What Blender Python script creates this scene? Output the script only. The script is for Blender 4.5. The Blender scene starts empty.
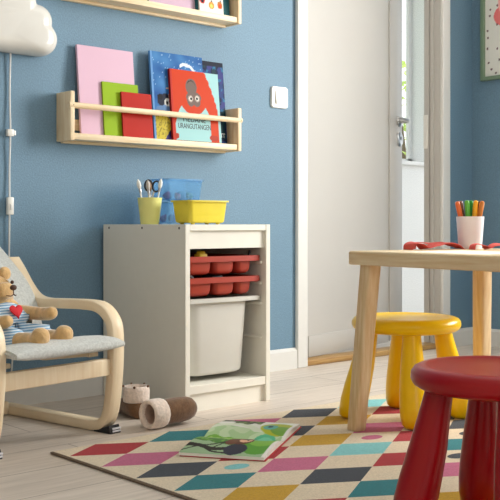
import bpy, bmesh, math, random
from mathutils import Vector, Matrix, noise
random.seed(7)
PI = math.pi
col = bpy.context.scene.collection
R = math.radians

# ------------------------------------------------------------------ materials
def srgb(r, g, b):
    def f(c):
        c /= 255.0
        return c / 12.92 if c <= 0.04045 else ((c + 0.055) / 1.055) ** 2.4
    return (f(r), f(g), f(b), 1.0)

def new_mat(name):
    m = bpy.data.materials.new(name)
    m.use_nodes = True
    nt = m.node_tree
    return m, nt, nt.nodes['Principled BSDF']

def coords(nt, scale=(1, 1, 1), rot=(0, 0, 0), src='Object'):
    tc = nt.nodes.new('ShaderNodeTexCoord')
    mp = nt.nodes.new('ShaderNodeMapping')
    mp.inputs['Scale'].default_value = scale
    mp.inputs['Rotation'].default_value = rot
    nt.links.new(tc.outputs[src], mp.inputs['Vector'])
    return mp.outputs['Vector']

def noise_node(nt, vec, scale, detail=3, rough=.5):
    n = nt.nodes.new('ShaderNodeTexNoise')
    n.inputs['Scale'].default_value = scale
    n.inputs['Detail'].default_value = detail
    n.inputs['Roughness'].default_value = rough
    nt.links.new(vec, n.inputs['Vector'])
    return n.outputs['Fac']

def ramp(nt, fac, stops):
    r = nt.nodes.new('ShaderNodeValToRGB')
    e = r.color_ramp.elements
    e[0].position, e[0].color = stops[0]
    e[1].position, e[1].color = stops[-1]
    for p, c in stops[1:-1]:
        x = e.new(p); x.color = c
    nt.links.new(fac, r.inputs['Fac'])
    return r.outputs['Color']

def bump(nt, bs, h, strength, dist=.002):
    b = nt.nodes.new('ShaderNodeBump')
    b.inputs['Strength'].default_value = strength
    b.inputs['Distance'].default_value = dist
    nt.links.new(h, b.inputs['Height'])
    nt.links.new(b.outputs['Normal'], bs.inputs['Normal'])

def plain(name, c, rough=.5, spec=.5, var=.04, nscale=30, bmp=0, bscale=200, metal=0, sheen=0, coat=0):
    m, nt, bs = new_mat(name)
    v = coords(nt)
    f = noise_node(nt, v, nscale)
    lo = tuple(x * (1 - var) for x in c[:3]) + (1,)
    hi = tuple(min(1, x * (1 + var)) for x in c[:3]) + (1,)
    nt.links.new(ramp(nt, f, [(.3, lo), (.7, hi)]), bs.inputs['Base Color'])
    bs.inputs['Roughness'].default_value = rough
    bs.inputs['Specular IOR Level'].default_value = spec
    bs.inputs['Metallic'].default_value = metal
    if sheen:
        bs.inputs['Sheen Weight'].default_value = sheen
    if coat:
        bs.inputs['Coat Weight'].default_value = coat
        bs.inputs['Coat Roughness'].default_value = .15
    if bmp:
        bump(nt, bs, noise_node(nt, v, bscale, 2), bmp)
    return m

def wood(name, light, dark, scale=(1, 18, 18), rough=.45, knots=False, band=4.0):
    """grain runs along the axis whose scale is smallest"""
    m, nt, bs = new_mat(name)
    v = coords(nt, scale)
    f1 = noise_node(nt, v, band, 5, .6)
    c = ramp(nt, f1, [(.32, dark), (.5, tuple((a + b) / 2 for a, b in zip(light, dark))), (.66, light)])
    if knots:
        v2 = coords(nt, (1, 1, 1))
        vo = nt.nodes.new('ShaderNodeTexVoronoi')
        vo.inputs['Scale'].default_value = 6.0
        nt.links.new(v2, vo.inputs['Vector'])
        k = ramp(nt, vo.outputs['Distance'], [(.05, (1, 1, 1, 1)), (.11, (0, 0, 0, 1))])
        mx = nt.nodes.new('ShaderNodeMix'); mx.data_type = 'RGBA'
        nt.links.new(k, mx.inputs['Factor'])
        nt.links.new(c, mx.inputs['A'])
        mx.inputs['B'].default_value = tuple(x * .55 for x in dark[:3]) + (1,)
        c = mx.outputs['Result']
    nt.links.new(c, bs.inputs['Base Color'])
    bs.inputs['Roughness'].default_value = rough
    bs.inputs['Specular IOR Level'].default_value = .35
    bump(nt, bs, f1, .08, .001)
    return m

M = {}
def make_materials():
    # painted wall with roller stipple
    def paint(name, c):
        m, nt, bs = new_mat(name)
        v = coords(nt)
        f = noise_node(nt, v, 190, 3, .6)
        lo = tuple(x * .90 for x in c[:3]) + (1,)
        hi = tuple(min(1, x * 1.10) for x in c[:3]) + (1,)
        nt.links.new(ramp(nt, f, [(.36, lo), (.64, hi)]), bs.inputs['Base Color'])
        bs.inputs['Roughness'].default_value = .55
        bs.inputs['Specular IOR Level'].default_value = .35
        bump(nt, bs, f, .5, .0018)
        return m
    M['blue_wall'] = paint('blue wall paint', srgb(111, 142, 164))
    M['cream_wall'] = paint('cream wall paint', srgb(204, 190, 172))
    M['white_wall'] = paint('white wall paint', srgb(236, 236, 232))
    M['trim'] = plain('white trim lacquer', srgb(226, 225, 221), .35, .4, .01)
    M['door'] = plain('warm white door lacquer', srgb(200, 197, 192), .3, .45, .01, 6)
    M['cabinet'] = plain('cabinet white foil', srgb(236, 233, 222), .4, .4, .01)
    M['screw'] = plain('dark screw hole', srgb(60, 58, 54), .5)
    M['birch'] = wood('birch veneer', srgb(244, 226, 196), srgb(232, 208, 172), (14, 1.2, 1.2), .4)
    M['pine_x'] = wood('pale pine shelf', srgb(246, 230, 200), srgb(232, 206, 164), (1.5, 22, 22), .45)
    M['pine_table'] = wood('pine table top', srgb(240, 220, 184), srgb(224, 194, 146), (22, 1.3, 22), .4, True)
    M['pine_leg'] = wood('pine leg', srgb(236, 212, 172), srgb(214, 180, 132), (22, 22, 1.6), .45, True)
    M['oak'] = wood('oak threshold', srgb(196, 158, 100), srgb(160, 120, 70), (1.5, 22, 22), .4)
    M['yellow_plastic'] = plain('yellow plastic', srgb(250, 204, 0), .28, .38, .01)
    M['red_plastic'] = plain('deep red plastic', srgb(156, 4, 16), .28, .38, .01)
    M['tray_red'] = plain('brick red plastic', srgb(168, 58, 42), .4, .5, .02)
    M['bin_white'] = plain('off white plastic', srgb(208, 206, 199), .4, .45, .01)
    M['white_plastic'] = plain('glossy white plastic', srgb(240, 238, 232), .2, .5, .005)
    M['lamp'] = plain('opal lamp plastic', srgb(224, 222, 216), .18, .5, .005)
    M['cord'] = plain('white cord', srgb(228, 228, 226), .5)
    M['cup_yellow'] = plain('pale lime plastic', srgb(240, 238, 150), .4, .4, .02)
    M['box_yellow'] = plain('yellow box plastic', srgb(226, 206, 60), .35, .5, .03)
    m, nt, bs = new_mat('clear blue plastic')
    bs.inputs['Base Color'].default_value = srgb(160, 208, 240)
    bs.inputs['Roughness'].default_value = .25
    tr = nt.nodes.new('ShaderNodeBsdfTransparent')
    tr.inputs['Color'].default_value = srgb(222, 240, 252)
    mx = nt.nodes.new('ShaderNodeMixShader'); mx.inputs[0].default_value = .76
    nt.links.new(tr.outputs[0], mx.inputs[2]); nt.links.new(bs.outputs[0], mx.inputs[1])
    nt.links.new(mx.outputs[0], nt.nodes['Material Output'].inputs['Surface'])
    M['box_blue'] = m
    M['cup_white'] = plain('white cup plastic', srgb(228, 230, 236), .4, .4, .01)
    M['steel'] = plain('brushed steel', srgb(200, 200, 200), .28, .5, .02, metal=1)
    M['dark'] = plain('black plastic', srgb(24, 26, 32), .4)
    M['stripe_white'] = plain('white tag', srgb(230, 230, 235), .5)
    M['grey_wool'] = plain('grey woven cushion', srgb(198, 200, 196), .9, .2, .14, 160, .6, 260, sheen=.3)
    M['frame_green'] = plain('sage green frame', srgb(118, 142, 118), .4)
    M['bear'] = plain('tan plush', srgb(212, 174, 120), .95, .1, .18, 70, .9, 160, sheen=.6)
    M['bear_dark'] = plain('brown stitching', srgb(78, 50, 34), .7)
    M['heart'] = plain('red felt heart', srgb(205, 28, 40), .8)
    M['suede'] = plain('brown suede', srgb(114, 84, 60), .95, .1, .22, 90, .6, 220, sheen=.4)
    M['fleece'] = plain('cream fleece', srgb(232, 214, 200), .95, .1, .12, 120, 1.0, 160, sheen=.6)
    M['lining'] = plain('pinkish fleece lining', srgb(196, 168, 152), .95, .1, .12, 90, .8, 150, sheen=.4)
    M['paper_red'] = plain('red paper', srgb(220, 86, 76), .7)
    M['paper_white'] = plain('white paper', srgb(240, 238, 230), .7)
    M['binding'] = plain('taupe rug binding', srgb(120, 104, 90), .9, .1, .15, 120, .5, 300)
    for n, c in dict(cream=(222, 206, 180), red=(168, 34, 44), pink=(196, 104, 138), slate=(58, 64, 74), teal=(36, 122, 130),
                     aqua=(126, 196, 198), mustard=(198, 154, 34)).items():
        M['rug_' + n] = plain('rug ' + n, srgb(*c), .95, .05, .12, 220, .5, 500, sheen=.15)
    # printed paper: colour comes from the artwork stored on the mesh
    for nm, ro in (('print', .45), ('print_matt', .6)):
        m, nt, bs = new_mat(nm)
        at = nt.nodes.new('ShaderNodeAttribute'); at.attribute_name = 'art'
        nt.links.new(at.outputs['Color'], bs.inputs['Base Color'])
        bs.inputs['Roughness'].default_value = ro
        bs.inputs['Specular IOR Level'].default_value = .10
        M[nm] = m
    # striped cotton romper
    m, nt, bs = new_mat('blue and white striped cotton')
    v = coords(nt, (1, 1, 1))
    w = nt.nodes.new('ShaderNodeTexWave'); w.wave_type = 'BANDS'; w.bands_direction = 'Z'
    w.inputs['Scale'].default_value = 52; w.inputs['Distortion'].default_value = .3
    nt.links.new(v, w.inputs['Vector'])
    nt.links.new(ramp(nt, w.outputs['Fac'], [(.35, srgb(120, 164, 200)), (.65, srgb(214, 228, 238))]), bs.inputs['Base Color'])
    bs.inputs['Roughness'].default_value = .9
    M['stripes'] = m
    # floor laminate: planks along x
    m, nt, bs = new_mat('pale oak laminate')
    v = coords(nt)
    br = nt.nodes.new('ShaderNodeTexBrick')
    br.offset = .37; br.inputs['Scale'].default_value = 1
    br.inputs['Brick Width'].default_value = 1.25; br.inputs['Row Height'].default_value = .19
    br.inputs['Mortar Size'].default_value = .0014; br.inputs['Mortar Smooth'].default_value = .1
    br.inputs['Color1'].default_value = srgb(224, 212, 200); br.inputs['Color2'].default_value = srgb(213, 200, 187)
    br.inputs['Mortar'].default_value = srgb(140, 124, 110)
    nt.links.new(v, br.inputs['Vector'])
    f = noise_node(nt, coords(nt, (1.6, 22, 1)), 3, 6, .65)
    g = ramp(nt, f, [(.3, (.80, .78, .76, 1)), (.7, (1.08, 1.08, 1.08, 1))])
    mx = nt.nodes.new('ShaderNodeMix'); mx.data_type = 'RGBA'; mx.blend_type = 'MULTIPLY'
    mx.inputs['Factor'].default_value = 1
    nt.links.new(br.outputs['Color'], mx.inputs['A']); nt.links.new(g, mx.inputs['B'])
    nt.links.new(mx.outputs['Result'], bs.inputs['Base Color'])
    bs.inputs['Roughness'].default_value = .42
    bs.inputs['Specular IOR Level'].default_value = .35
    M['floor'] = m
    M['leaf'] = plain('sunlit leaves', srgb(196, 220, 110), .6, .3, .4, 8)
    M['bark'] = plain('tree bark', srgb(110, 90, 70), .9)
make_materials()
def tone(name, c, rough=.5):
    if name not in M:
        M[name] = plain(name, srgb(*c), rough)
    return M[name]

# ------------------------------------------------------------------ mesh helpers
def BM(): return bmesh.new()

def box(bm, x0, x1, y0, y1, z0, z1, bev=0.0, seg=2, mi=0):
    vs = [bm.verts.new((x, y, z)) for z in (z0, z1) for y in (y0, y1) for x in (x0, x1)]
    F = [(0, 2, 3, 1), (4, 5, 7, 6), (0, 1, 5, 4), (2, 6, 7, 3), (0, 4, 6, 2), (1, 3, 7, 5)]
    fs = [bm.faces.new([vs[i] for i in f]) for f in F]
    for f in fs: f.material_index = mi
    if bev:
        es = list({e for f in fs for e in f.edges})
        bmesh.ops.bevel(bm, geom=es, offset=bev, segments=seg, profile=.5, affect='EDGES', clamp_overlap=True)

def loft(bm, loops, cap0=True, cap1=True, closed=True, mi=0):
    rows = [[bm.verts.new(p) for p in lp] for lp in loops]
    n = len(rows[0])
    for a, b in zip(rows, rows[1:]):
        for i in range(n if closed else n - 1):
            j = (i + 1) % n
            f = bm.faces.new((a[i], a[j], b[j], b[i])); f.material_index = mi
    if cap0: bm.faces.new(list(reversed(rows[0]))).material_index = mi
    if cap1: bm.faces.new(rows[-1]).material_index = mi
    return rows

def circle(r, z, n=32, cx=0, cy=0, rx=None):
    rx = rx or r
    return [(cx + rx * math.cos(2 * PI * i / n), cy + r * math.sin(2 * PI * i / n), z) for i in range(n)]

def lathe(bm, prof, n=40, cx=0, cy=0, cap0=True, cap1=True):
    loft(bm, [circle(max(r, 1e-4), z, n, cx, cy) for r, z in prof], cap0, cap1)

def rrect(w, d, r, z, n=5, cx=0, cy=0):
    pts = []
    r = min(r, w / 2 - 1e-4, d / 2 - 1e-4)
    for k, (sx, sy) in enumerate(((1, 1), (-1, 1), (-1, -1), (1, -1))):
        for i in range(n + 1):
            a = (k + i / n) * PI / 2
            pts.append((cx + sx * (w / 2 - r) + r * math.cos(a), cy + sy * (d / 2 - r) + r * math.sin(a), z))
    return pts

def catmull(pts, sub=6):
    P = [Vector(p) for p in pts]
    P = [2 * P[0] - P[1]] + P + [2 * P[-1] - P[-2]]
    out = []
    for i in range(1, len(P) - 2):
        for k in range(sub):
            t = k / sub
            a, b, c, d = P[i - 1], P[i], P[i + 1], P[i + 2]
            out.append(.5 * ((2 * b) + (c - a) * t + (2 * a - 5 * b + 4 * c - d) * t * t + (3 * b - a - 3 * c + d) * t ** 3))
    out.append(P[-2])
    return out

def tube(bm, pts, rad, n=10, sub=0, caps=True, round_ends=False):
    P = catmull(pts, sub) if sub else [Vector(p) for p in pts]
    rads = rad if isinstance(rad, (list, tuple)) else None
    loops = []
    t0 = (P[1] - P[0]).normalized()
    up = Vector((0, 0, 1)) if abs(t0.z) < .9 else Vector((1, 0, 0))
    u = t0.cross(up).normalized()
    m = len(P)
    for i, p in enumerate(P):
        t = (P[min(i + 1, m - 1)] - P[max(i - 1, 0)]).normalized()
        u = (u - t * u.dot(t)).normalized()
        v = t.cross(u)
        if rads:
            q = i / (m - 1) * (len(rads) - 1); k = min(int(q), len(rads) - 2); r = rads[k] + (rads[k + 1] - rads[k]) * (q - k)
        else: r = rad
        if round_ends and i == 0:
            for s in (.15, .5, .8): loops.append([p - t * r * (1 - s) ** 1 * .6 + (u * math.cos(2 * PI * j / n) + v * math.sin(2 * PI * j / n)) * r * math.sqrt(1 - (1 - s) ** 2) for j in range(n)])
        loops.append([p + (u * math.cos(2 * PI * j / n) + v * math.sin(2 * PI * j / n)) * r for j in range(n)])
        if round_ends and i == m - 1:
            for s in (.8, .5, .15): loops.append([p + t * r * (1 - s) * .6 + (u * math.cos(2 * PI * j / n) + v * math.sin(2 * PI * j / n)) * r * math.sqrt(1 - (1 - s) ** 2) for j in range(n)])
    loft(bm, loops, caps, caps)

def sweep_band(bm, yz, x0, x1, th, bev=.002):
    """bent laminated band: centre line in the y-z plane, thickness th, from x0 to x1"""
    P = [Vector((0, a, b)) for a, b in yz]
    loops = []
    for i, p in enumerate(P):
        t = (P[min(i + 1, len(P) - 1)] - P[max(i - 1, 0)]).normalized()
        nrm = Vector((0, -t.z, t.y)) * (th / 2)
        b = bev
        nb = nrm.normalized() * (th / 2 - b)
        loops.append([(x0 + b, *(p + nrm).yz), (x1 - b, *(p + nrm).yz), (x1, *(p + nb).yz), (x1, *(p - nb).yz),
                      (x1 - b, *(p - nrm).yz), (x0 + b, *(p - nrm).yz), (x0, *(p - nb).yz), (x0, *(p + nb).yz)])
    loft(bm, loops)

def sphere(bm, c, rx, ry=None, rz=None, u=20, v=12, rot=None):
    ry = ry or rx; rz = rz or rx
    mat = Matrix.Translation(c) @ (rot.to_matrix().to_4x4() if rot else Matrix()) @ Matrix.Diagonal((rx, ry, rz, 1))
    bmesh.ops.create_uvsphere(bm, u_segments=u, v_segments=v, radius=1, matrix=mat)

def prism(bm, poly, z0, z1, mi=0):
    loft(bm, [[(x, y, z0) for x, y in poly], [(x, y, z1) for x, y in poly]], mi=mi)

def obj(name, bm, mat, parent=None, loc=(0, 0, 0), rot=(0, 0, 0), smooth=True, angle=35, sub=0):
    bmesh.ops.recalc_face_normals(bm, faces=bm.faces)
    me = bpy.data.meshes.new(name)
    bm.to_mesh(me); bm.free()
    for m in (mat if isinstance(mat, (list, tuple)) else [mat]): me.materials.append(m)
    if smooth:
        me.polygons.foreach_set('use_smooth', [True] * len(me.polygons))
        me.set_sharp_from_angle(angle=R(angle))
    o = bpy.data.objects.new(name, me)
    col.objects.link(o)
    o.location = loc; o.rotation_euler = rot
    if parent: o.parent = parent
    if sub:
        s = o.modifiers.new('smooth', 'SUBSURF'); s.levels = sub; s.render_levels = sub
    return o

def tag(o, label, cat, group=None, kind=None):
    o['label'] = label; o['category'] = cat
    if group: o['group'] = group
    if kind: o['kind'] = kind
    return o

def thing(name, label, cat, loc=(0, 0, 0), rot=(0, 0, 0), group=None):
    o = bpy.data.objects.new(name, None); col.objects.link(o)
    o.empty_display_size = .05
    o.location = loc; o.rotation_euler = rot
    return tag(o, label, cat, group)

def struct(name, bm, mat, parent=None, **k):
    o = obj(name, bm, mat, parent, **k)
    if parent is None: o['kind'] = 'structure'
    return o

def dup(root, label=None, loc=None, rot=None):
    r = root.copy(); col.objects.link(r)
    if loc: r.location = loc
    if rot: r.rotation_euler = rot
    if label: r['label'] = label
    for ch in list(root.children):
        c = ch.copy(); col.objects.link(c); c.parent = r
        for g in list(ch.children):
            d = g.copy(); col.objects.link(d); d.parent = c
    return r

# artwork: colour per vertex on a fine grid
def art_grid(bm, P, nu, nv, fn):
    """P(u,v) -> point; fn(u,v) -> sRGB 0..255; front of the sheet"""
    lay = bm.verts.layers.float_color.get('art') or bm.verts.layers.float_color.new('art')
    g = []
    for j in range(nv + 1):
        row = []
        for i in range(nu + 1):
            u, v = i / nu, j / nv
            w = bm.verts.new(P(u, v)); w[lay] = srgb(*fn(u, v)); row.append(w)
        g.append(row)
    for j in range(nv):
        for i in range(nu):
            bm.faces.new((g[j][i], g[j][i + 1], g[j + 1][i + 1], g[j + 1][i]))
    return g

def paint_new(bm, before, c):
    lay = bm.verts.layers.float_color.get('art') or bm.verts.layers.float_color.new('art')
    for v in bm.verts:
        if v.index == -1 or v not in before: v[lay] = srgb(*c)

def ell(u, v, cu, cv, ru, rv, ang=0):
    c, s = math.cos(ang), math.sin(ang)
    x, y = u - cu, v - cv
    x, y = x * c + y * s, -x * s + y * c
    return (x / ru) ** 2 + (y / rv) ** 2 < 1

def text_mesh(body, size):
    cu = bpy.data.curves.new('lettering', 'FONT')
    cu.body = body; cu.size = size; cu.align_x = 'CENTER'; cu.extrude = .0003
    o = bpy.data.objects.new('lettering', cu); col.objects.link(o)
    dg = bpy.context.evaluated_depsgraph_get(); dg.update()
    me = bpy.data.meshes.new_from_object(o.evaluated_get(dg))
    bpy.data.objects.remove(o); bpy.data.curves.remove(cu)
    return me

def lettering(body, size, mat, parent, loc, rot=(PI / 2, 0, 0), sx=1.0):
    me = text_mesh(body, size)
    me.materials.clear(); me.materials.append(mat)
    o = bpy.data.objects.new('lettering', me); col.objects.link(o)
    o.parent = parent; o.location = loc; o.rotation_euler = rot; o.scale = (sx, 1, 1)
    return o

# ------------------------------------------------------------------ the room (x along the blue wall, y into it, z up)
XW = 2.046                     # right-hand wall
DX0, DX1 = .948, 1.804         # door opening
WT = .086                       # wall thickness
FY = 1.2                       # wall with the window in the room beyond
b = BM(); box(b, -3.2, 5.2, -4.6, 1.32, -.05, 0)
struct('floor', b, M['floor'], smooth=False)
b = BM(); box(b, -3.2, DX0 - .012, 0, WT, 0, 2.5); box(b, DX1 + .012, XW, 0, WT, 0, 2.5); box(b, DX0 - .012, DX1 + .012, 0, WT, 2.10, 2.5)
struct('wall_back', b, M['blue_wall'], smooth=False)
WY0, WY1, WZ0, WZ1 = -2.35, -1.1, .75, 2.1     # big window, out of frame, in the right-hand wall
b = BM()
box(b, XW, XW + .12, WY1, WT, 0, 2.5); box(b, XW, XW + .12, -4.6, WY0, 0, 2.5)
box(b, XW, XW + .12, WY0, WY1, 0, WZ0); box(b, XW, XW + .12, WY0, WY1, WZ1, 2.5)
struct('wall_right', b, M['blue_wall'], smooth=False)
b = BM(); box(b, -3.2, XW + .12, -4.6, WT, 2.5, 2.56); box(b, XW + .12, 5.2, WT, FY + .12, 2.5, 2.56); box(b, -.5, XW + .12, WT, FY + .12, 2.5, 2.56)
struct('ceiling', b, M['white_wall'], smooth=False)
b = BM(); box(b, -3.3, -3.2, -4.6, WT, 0, 2.5)
struct('wall_left', b, M['cream_wall'], smooth=False)
FX0, FX1, FZ0, FZ1 = -2.6, -.6, .7, 2.2          # added unseen window behind the camera, an opening for the fill light
b = BM(); box(b, -3.2, FX0, -4.7, -4.6, 0, 2.5); box(b, FX1, XW + .12, -4.7, -4.6, 0, 2.5); box(b, FX0, FX1, -4.7, -4.6, 0, FZ0); box(b, FX0, FX1, -4.7, -4.6, FZ1, 2.5)
struct('wall_front', b, M['blue_wall'], smooth=False)
b = BM()
for x0, x1 in ((FX0, FX0 + .05), (FX1 - .05, FX1)): box(b, x0, x1, -4.67, -4.63, FZ0, FZ1)
for z0, z1 in ((FZ0, FZ0 + .05), (FZ1 - .05, FZ1)): box(b, FX0, FX1, -4.67, -4.63, z0, z1)
struct('fill_window', b, M['trim'], smooth=False)
b = BM(); box(b, -6, 12, 1.32, 9, -.06, -.01)
struct('ground', b, plain('grass ground', srgb(120, 150, 70), .9), smooth=False)
b = BM()
for y0, y1 in ((WY0, WY0 + .05), (WY1 - .05, WY1), ((WY0 + WY1) / 2 - .03, (WY0 + WY1) / 2 + .03)): box(b, XW + .04, XW + .09, y0, y1, WZ0, WZ1)
for z0, z1 in ((WZ0, WZ0 + .05), (WZ1 - .05, WZ1)): box(b, XW + .04, XW + .09, WY0, WY1, z0, z1)
struct('window_1', b, M['trim'], smooth=False)

def base_profile(bm, x0, x1, y, h=.08, t=.014):
    pts = [(y, 0), (y - t, 0), (y - t, h - .012), (y - t * .55, h - .004), (y - t * .3, h), (y, h)]
    loft(bm, [[(x0, a, c) for a, c in pts], [(x1, a, c) for a, c in pts]])
b = BM(); base_profile(b, -3.2, DX0 - .055, 0); base_profile(b, DX1 + .055, XW, 0)
struct('baseboard_back', b, M['trim'], smooth=False)
b = BM()
pts = [(XW, 0), (XW - .014, 0), (XW - .014, .068), (XW - .008, .076), (XW - .004, .08), (XW, .08)]
loft(b, [[(x, -.0, z) for x, z in pts], [(x, -4.6, z) for x, z in pts]])
struct('baseboard_right', b, M['trim'], smooth=False)

# door lining and casings
b = BM()
box(b, DX0 - .055, DX0, -.018, 0, 0, 2.16, .004); box(b, DX1, DX1 + .055, -.018, 0, 0, 2.16, .004); box(b, DX0, DX1, -.018, 0, 2.10, 2.16, .004)
struct('trim_1', b, M['trim'], smooth=False)
b = BM()
box(b, DX0 - .012, DX0, 0, WT, 0, 2.10); box(b, DX1, DX1 + .012, 0, WT, 0, 2.10); box(b, DX0 - .012, DX1 + .012, 0, WT, 2.09, 2.10)
box(b, DX1 - .010, DX1, .030, .044, 0, 2.09); box(b, DX1 - .006, DX1, .058, WT, 0, 2.09)
jamb = struct('trim_2', b, M['door'], smooth=False)
b = BM(); box(b, DX1 - .0105, DX1 - .004, .062, .0855, .905, 1.06, .001)
obj('strike_plate', b, M['white_plastic'], jamb)
b = BM(); box(b, DX0, DX1, 0, WT, 0, .022, .004)
struct('trim_3', b, M['oak'])

# door leaf, hinged at the left, standing a little open into the next room
door = bpy.data.objects.new('door_1', None); col.objects.link(door)
door.location = (DX0 + .005, .035, .028); door.rotation_euler = (0, 0, R(11.2)); door['kind'] = 'structure'
LW, LH = .842, 2.05
b = BM()
box(b, 0, LW, .008, .034, 0, LH)
for s in (0, 1):
    ya, yb = (0, .008) if s == 0 else (.034, .042)
    box(b, 0, .028, ya, yb, 0, LH, .002); box(b, LW - .115, LW, ya, yb, 0, LH, .003)
    box(b, .028, LW - .115, ya, yb, LH - .12, LH, .002)
obj('leaf', b, M['door'], door, angle=30)
b = BM(); box(b, .068, LW - .125, .002, .009, -.004, .082, .0015)
obj('kick_plate', b, M['door'], door)
b = BM()
hx, hz = LW - .027, 1.008
tube(b, [(hx, 0, hz), (hx, -.045, hz)], .010, 14)
tube(b, [(hx, -.045, hz), (hx - .02, -.05, hz + .002), (hx - .10, -.048, hz + .006)], [.0095, .009, .008, .007], 14, 4, round_ends=True)
hd = obj('door_handle', b, M['steel'], door)
b = BM(); loft(b, [[(x, y, z) for x, z, y in [(hx + r * math.cos(a * PI / 14), hz + r * math.sin(a * PI / 14), yy) for a in range(28)]] for r, yy in ((.025, 0), (.025, -.006), (.02, -.009))])
obj('rose', b, M['steel'], hd)
b = BM(); loft(b, [[(x, y, z) for x, z, y in [(hx + r * math.cos(a * PI / 14), .925 + 1.25 * r * math.sin(a * PI / 14), yy) for a in range(28)]] for r, yy in ((.026, 0), (.026, -.005), (.022, -.008))])
kp = obj('keyhole_plate', b, M['steel'], door)
b = BM(); loft(b, [[(hx + .005 * math.cos(a * PI / 8), y, .93 + .009 * math.sin(a * PI / 8)) for a in range(16)] for y in (-.0075, -.0086)])
obj('keyhole', b, M['dark'], kp)

# the room beyond: wall with a deep window
b = BM()
wx0, wx1, wz0, wz1 = 2.30, 3.195, .93, 2.2
box(b, .2, wx0, FY, FY + .12, 0, 2.6); box(b, wx1, 5.2, FY, FY + .12, 0, 2.6)
box(b, wx0, wx1, FY, FY + .12, 0, wz0); box(b, wx0, wx1, FY, FY + .12, wz1, 2.6)
struct('wall_far', b, M['white_wall'], smooth=False)
b = BM(); box(b, wx0 - .02, wx1 + .03, FY - .035, FY + .10, wz0, wz0 + .025, .004)
struct('trim_4', b, M['trim'])
b = BM()
for x0, x1 in ((wx0, wx0 + .035), (wx1 - .035, wx1)): box(b, x0, x1, FY + .10, FY + .118, wz0, wz1)
for z0, z1 in ((wz0, wz0 + .05), (wz1 - .05, wz1)): box(b, wx0, wx1, FY + .10, FY + .118, z0, z1)
w2 = struct('window_2', b, M['trim'], smooth=False)
m, nt, bs = new_mat('window glass')
g1 = nt.nodes.new('ShaderNodeBsdfTransparent'); g2 = nt.nodes.new('ShaderNodeBsdfGlossy'); g2.inputs['Roughness'].default_value = .02
mx = nt.nodes.new('ShaderNodeMixShader'); mx.inputs[0].default_value = .05
nt.links.new(g1.outputs[0], mx.inputs[1]); nt.links.new(g2.outputs[0], mx.inputs[2]); nt.links.new(mx.outputs[0], nt.nodes['Material Output'].inputs['Surface'])
M['glass'] = m
b = BM(); box(b, wx0 + .035, wx1 - .035, FY + .107, FY + .111, wz0 + .05, wz1 - .05)
obj('pane', b, M['glass'], w2, smooth=False)

# tree outside the far window
tr = thing('garden_tree', 'sunlit leafy green tree outside the bright window behind the door', 'tree', (6.45, 4.1, -.01))
b = BM(); tube(b, [(0, 0, 0), (.05, 0, 1.0), (0, .05, 1.9)], [.06, .05, .02], 10, 4)
obj('trunk', b, M['bark'], tr)
b = BM()
for k in range(900):
    a = random.uniform(0, 2 * PI); q = random.random() ** .5; zz = random.uniform(-1, 1)
    rr = math.sqrt(max(0, 1 - zz * zz)) * .95
    p = Vector((rr * q * math.cos(a), rr * q * math.sin(a), 1.62 + zz * .68))
    s = random.uniform(.04, .075)
    d1 = Vector((random.uniform(-1, 1), random.uniform(-1, 1), random.uniform(-1, 1))).normalized()
    d2 = d1.orthogonal().normalized()
    bmid = d2 * s * .45
    vs = [b.verts.new(p - d1 * s), b.verts.new(p + bmid), b.verts.new(p + d1 * s), b.verts.new(p - bmid)]
    b.faces.new(vs)
obj('foliage', b, M['leaf'], tr, smooth=False)

# ------------------------------------------------------------------ storage cabinet  (local: x 0..34 cm, y 0 front .. 44 cm back)
CY0 = -.46
cab = thing('storage_cabinet', 'white open-front storage cabinet standing against the blue wall, holding slide-in bins', 'cabinet', (0, CY0, 0))
W, D, H, T = .34, .44, .56, .018
for k, x in enumerate((0, W - T)):
    b = BM(); box(b, x, x + T, 0, D, 0, H, .0012, 1)
    sp = obj('side_panel', b, M['cabinet'], cab)
    for yy, zz in ((.03, H - .011), (.22, H - .011), (.405, H - .011), (.03, .02), (.405, .02)):
        c = BM()
        xs = (-.0006, .001) if k == 0 else (W - .001, W + .0006)
        loft(c, [[(xx, yy + .0038 * math.cos(a * PI / 6), zz + .0038 * math.sin(a * PI / 6)) for a in range(12)] for xx in xs])
        obj('screw', c, M['screw'], sp)
b = BM(); box(b, T, W - T, .001, D, H - .019, H - .0005, .001, 1); obj('top_panel', b, M['cabinet'], cab)
b = BM(); box(b, T, W - T, .010, .026, H - .073, H - .019); obj('front_rail', b, M['cabinet'], cab)
b = BM(); box(b, T, W - T, D - .012, D - .004, .02, H - .019); obj('back_panel', b, M['cabinet'], cab)
b = BM(); box(b, T, W - T, .002, D - .004, .054, .079, .001, 1); obj('bottom_shelf', b, M['cabinet'], cab)
b = BM(); box(b, T, W - T, .012, .028, 0, .054); obj('plinth', b, M['cabinet'], cab)
runz = (.442, .376, .312, .205)
for z in runz:
    for x0, x1 in ((T, T + .007), (W - T - .007, W - T)):
        b = BM(); box(b, x0, x1, .018, D - .02, z - .007, z + .002, .0015, 1)
        obj('runner', b, M['cabinet'], cab)

# trays and bin: rim slides on the runners
def rim(bm, w, d, z0, z1, inner, cx, cy, r=.018):
    o0, o1 = rrect(w, d, r, z0, 5, cx, cy), rrect(w, d, r, z1, 5, cx, cy)
    i0, i1 = rrect(w - 2 * inner, d - 2 * inner, r, z0, 5, cx, cy), rrect(w - 2 * inner, d - 2 * inner, r, z1, 5, cx, cy)
    rows = [[bm.verts.new(p) for p in l] for l in (o0, o1, i1, i0)]
    n = len(o0)
    for a, c in zip(rows, rows[1:] + rows[:1]):
        for i in range(n): bm.faces.new((a[i], a[(i + 1) % n], c[(i + 1) % n], c[i]))

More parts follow.
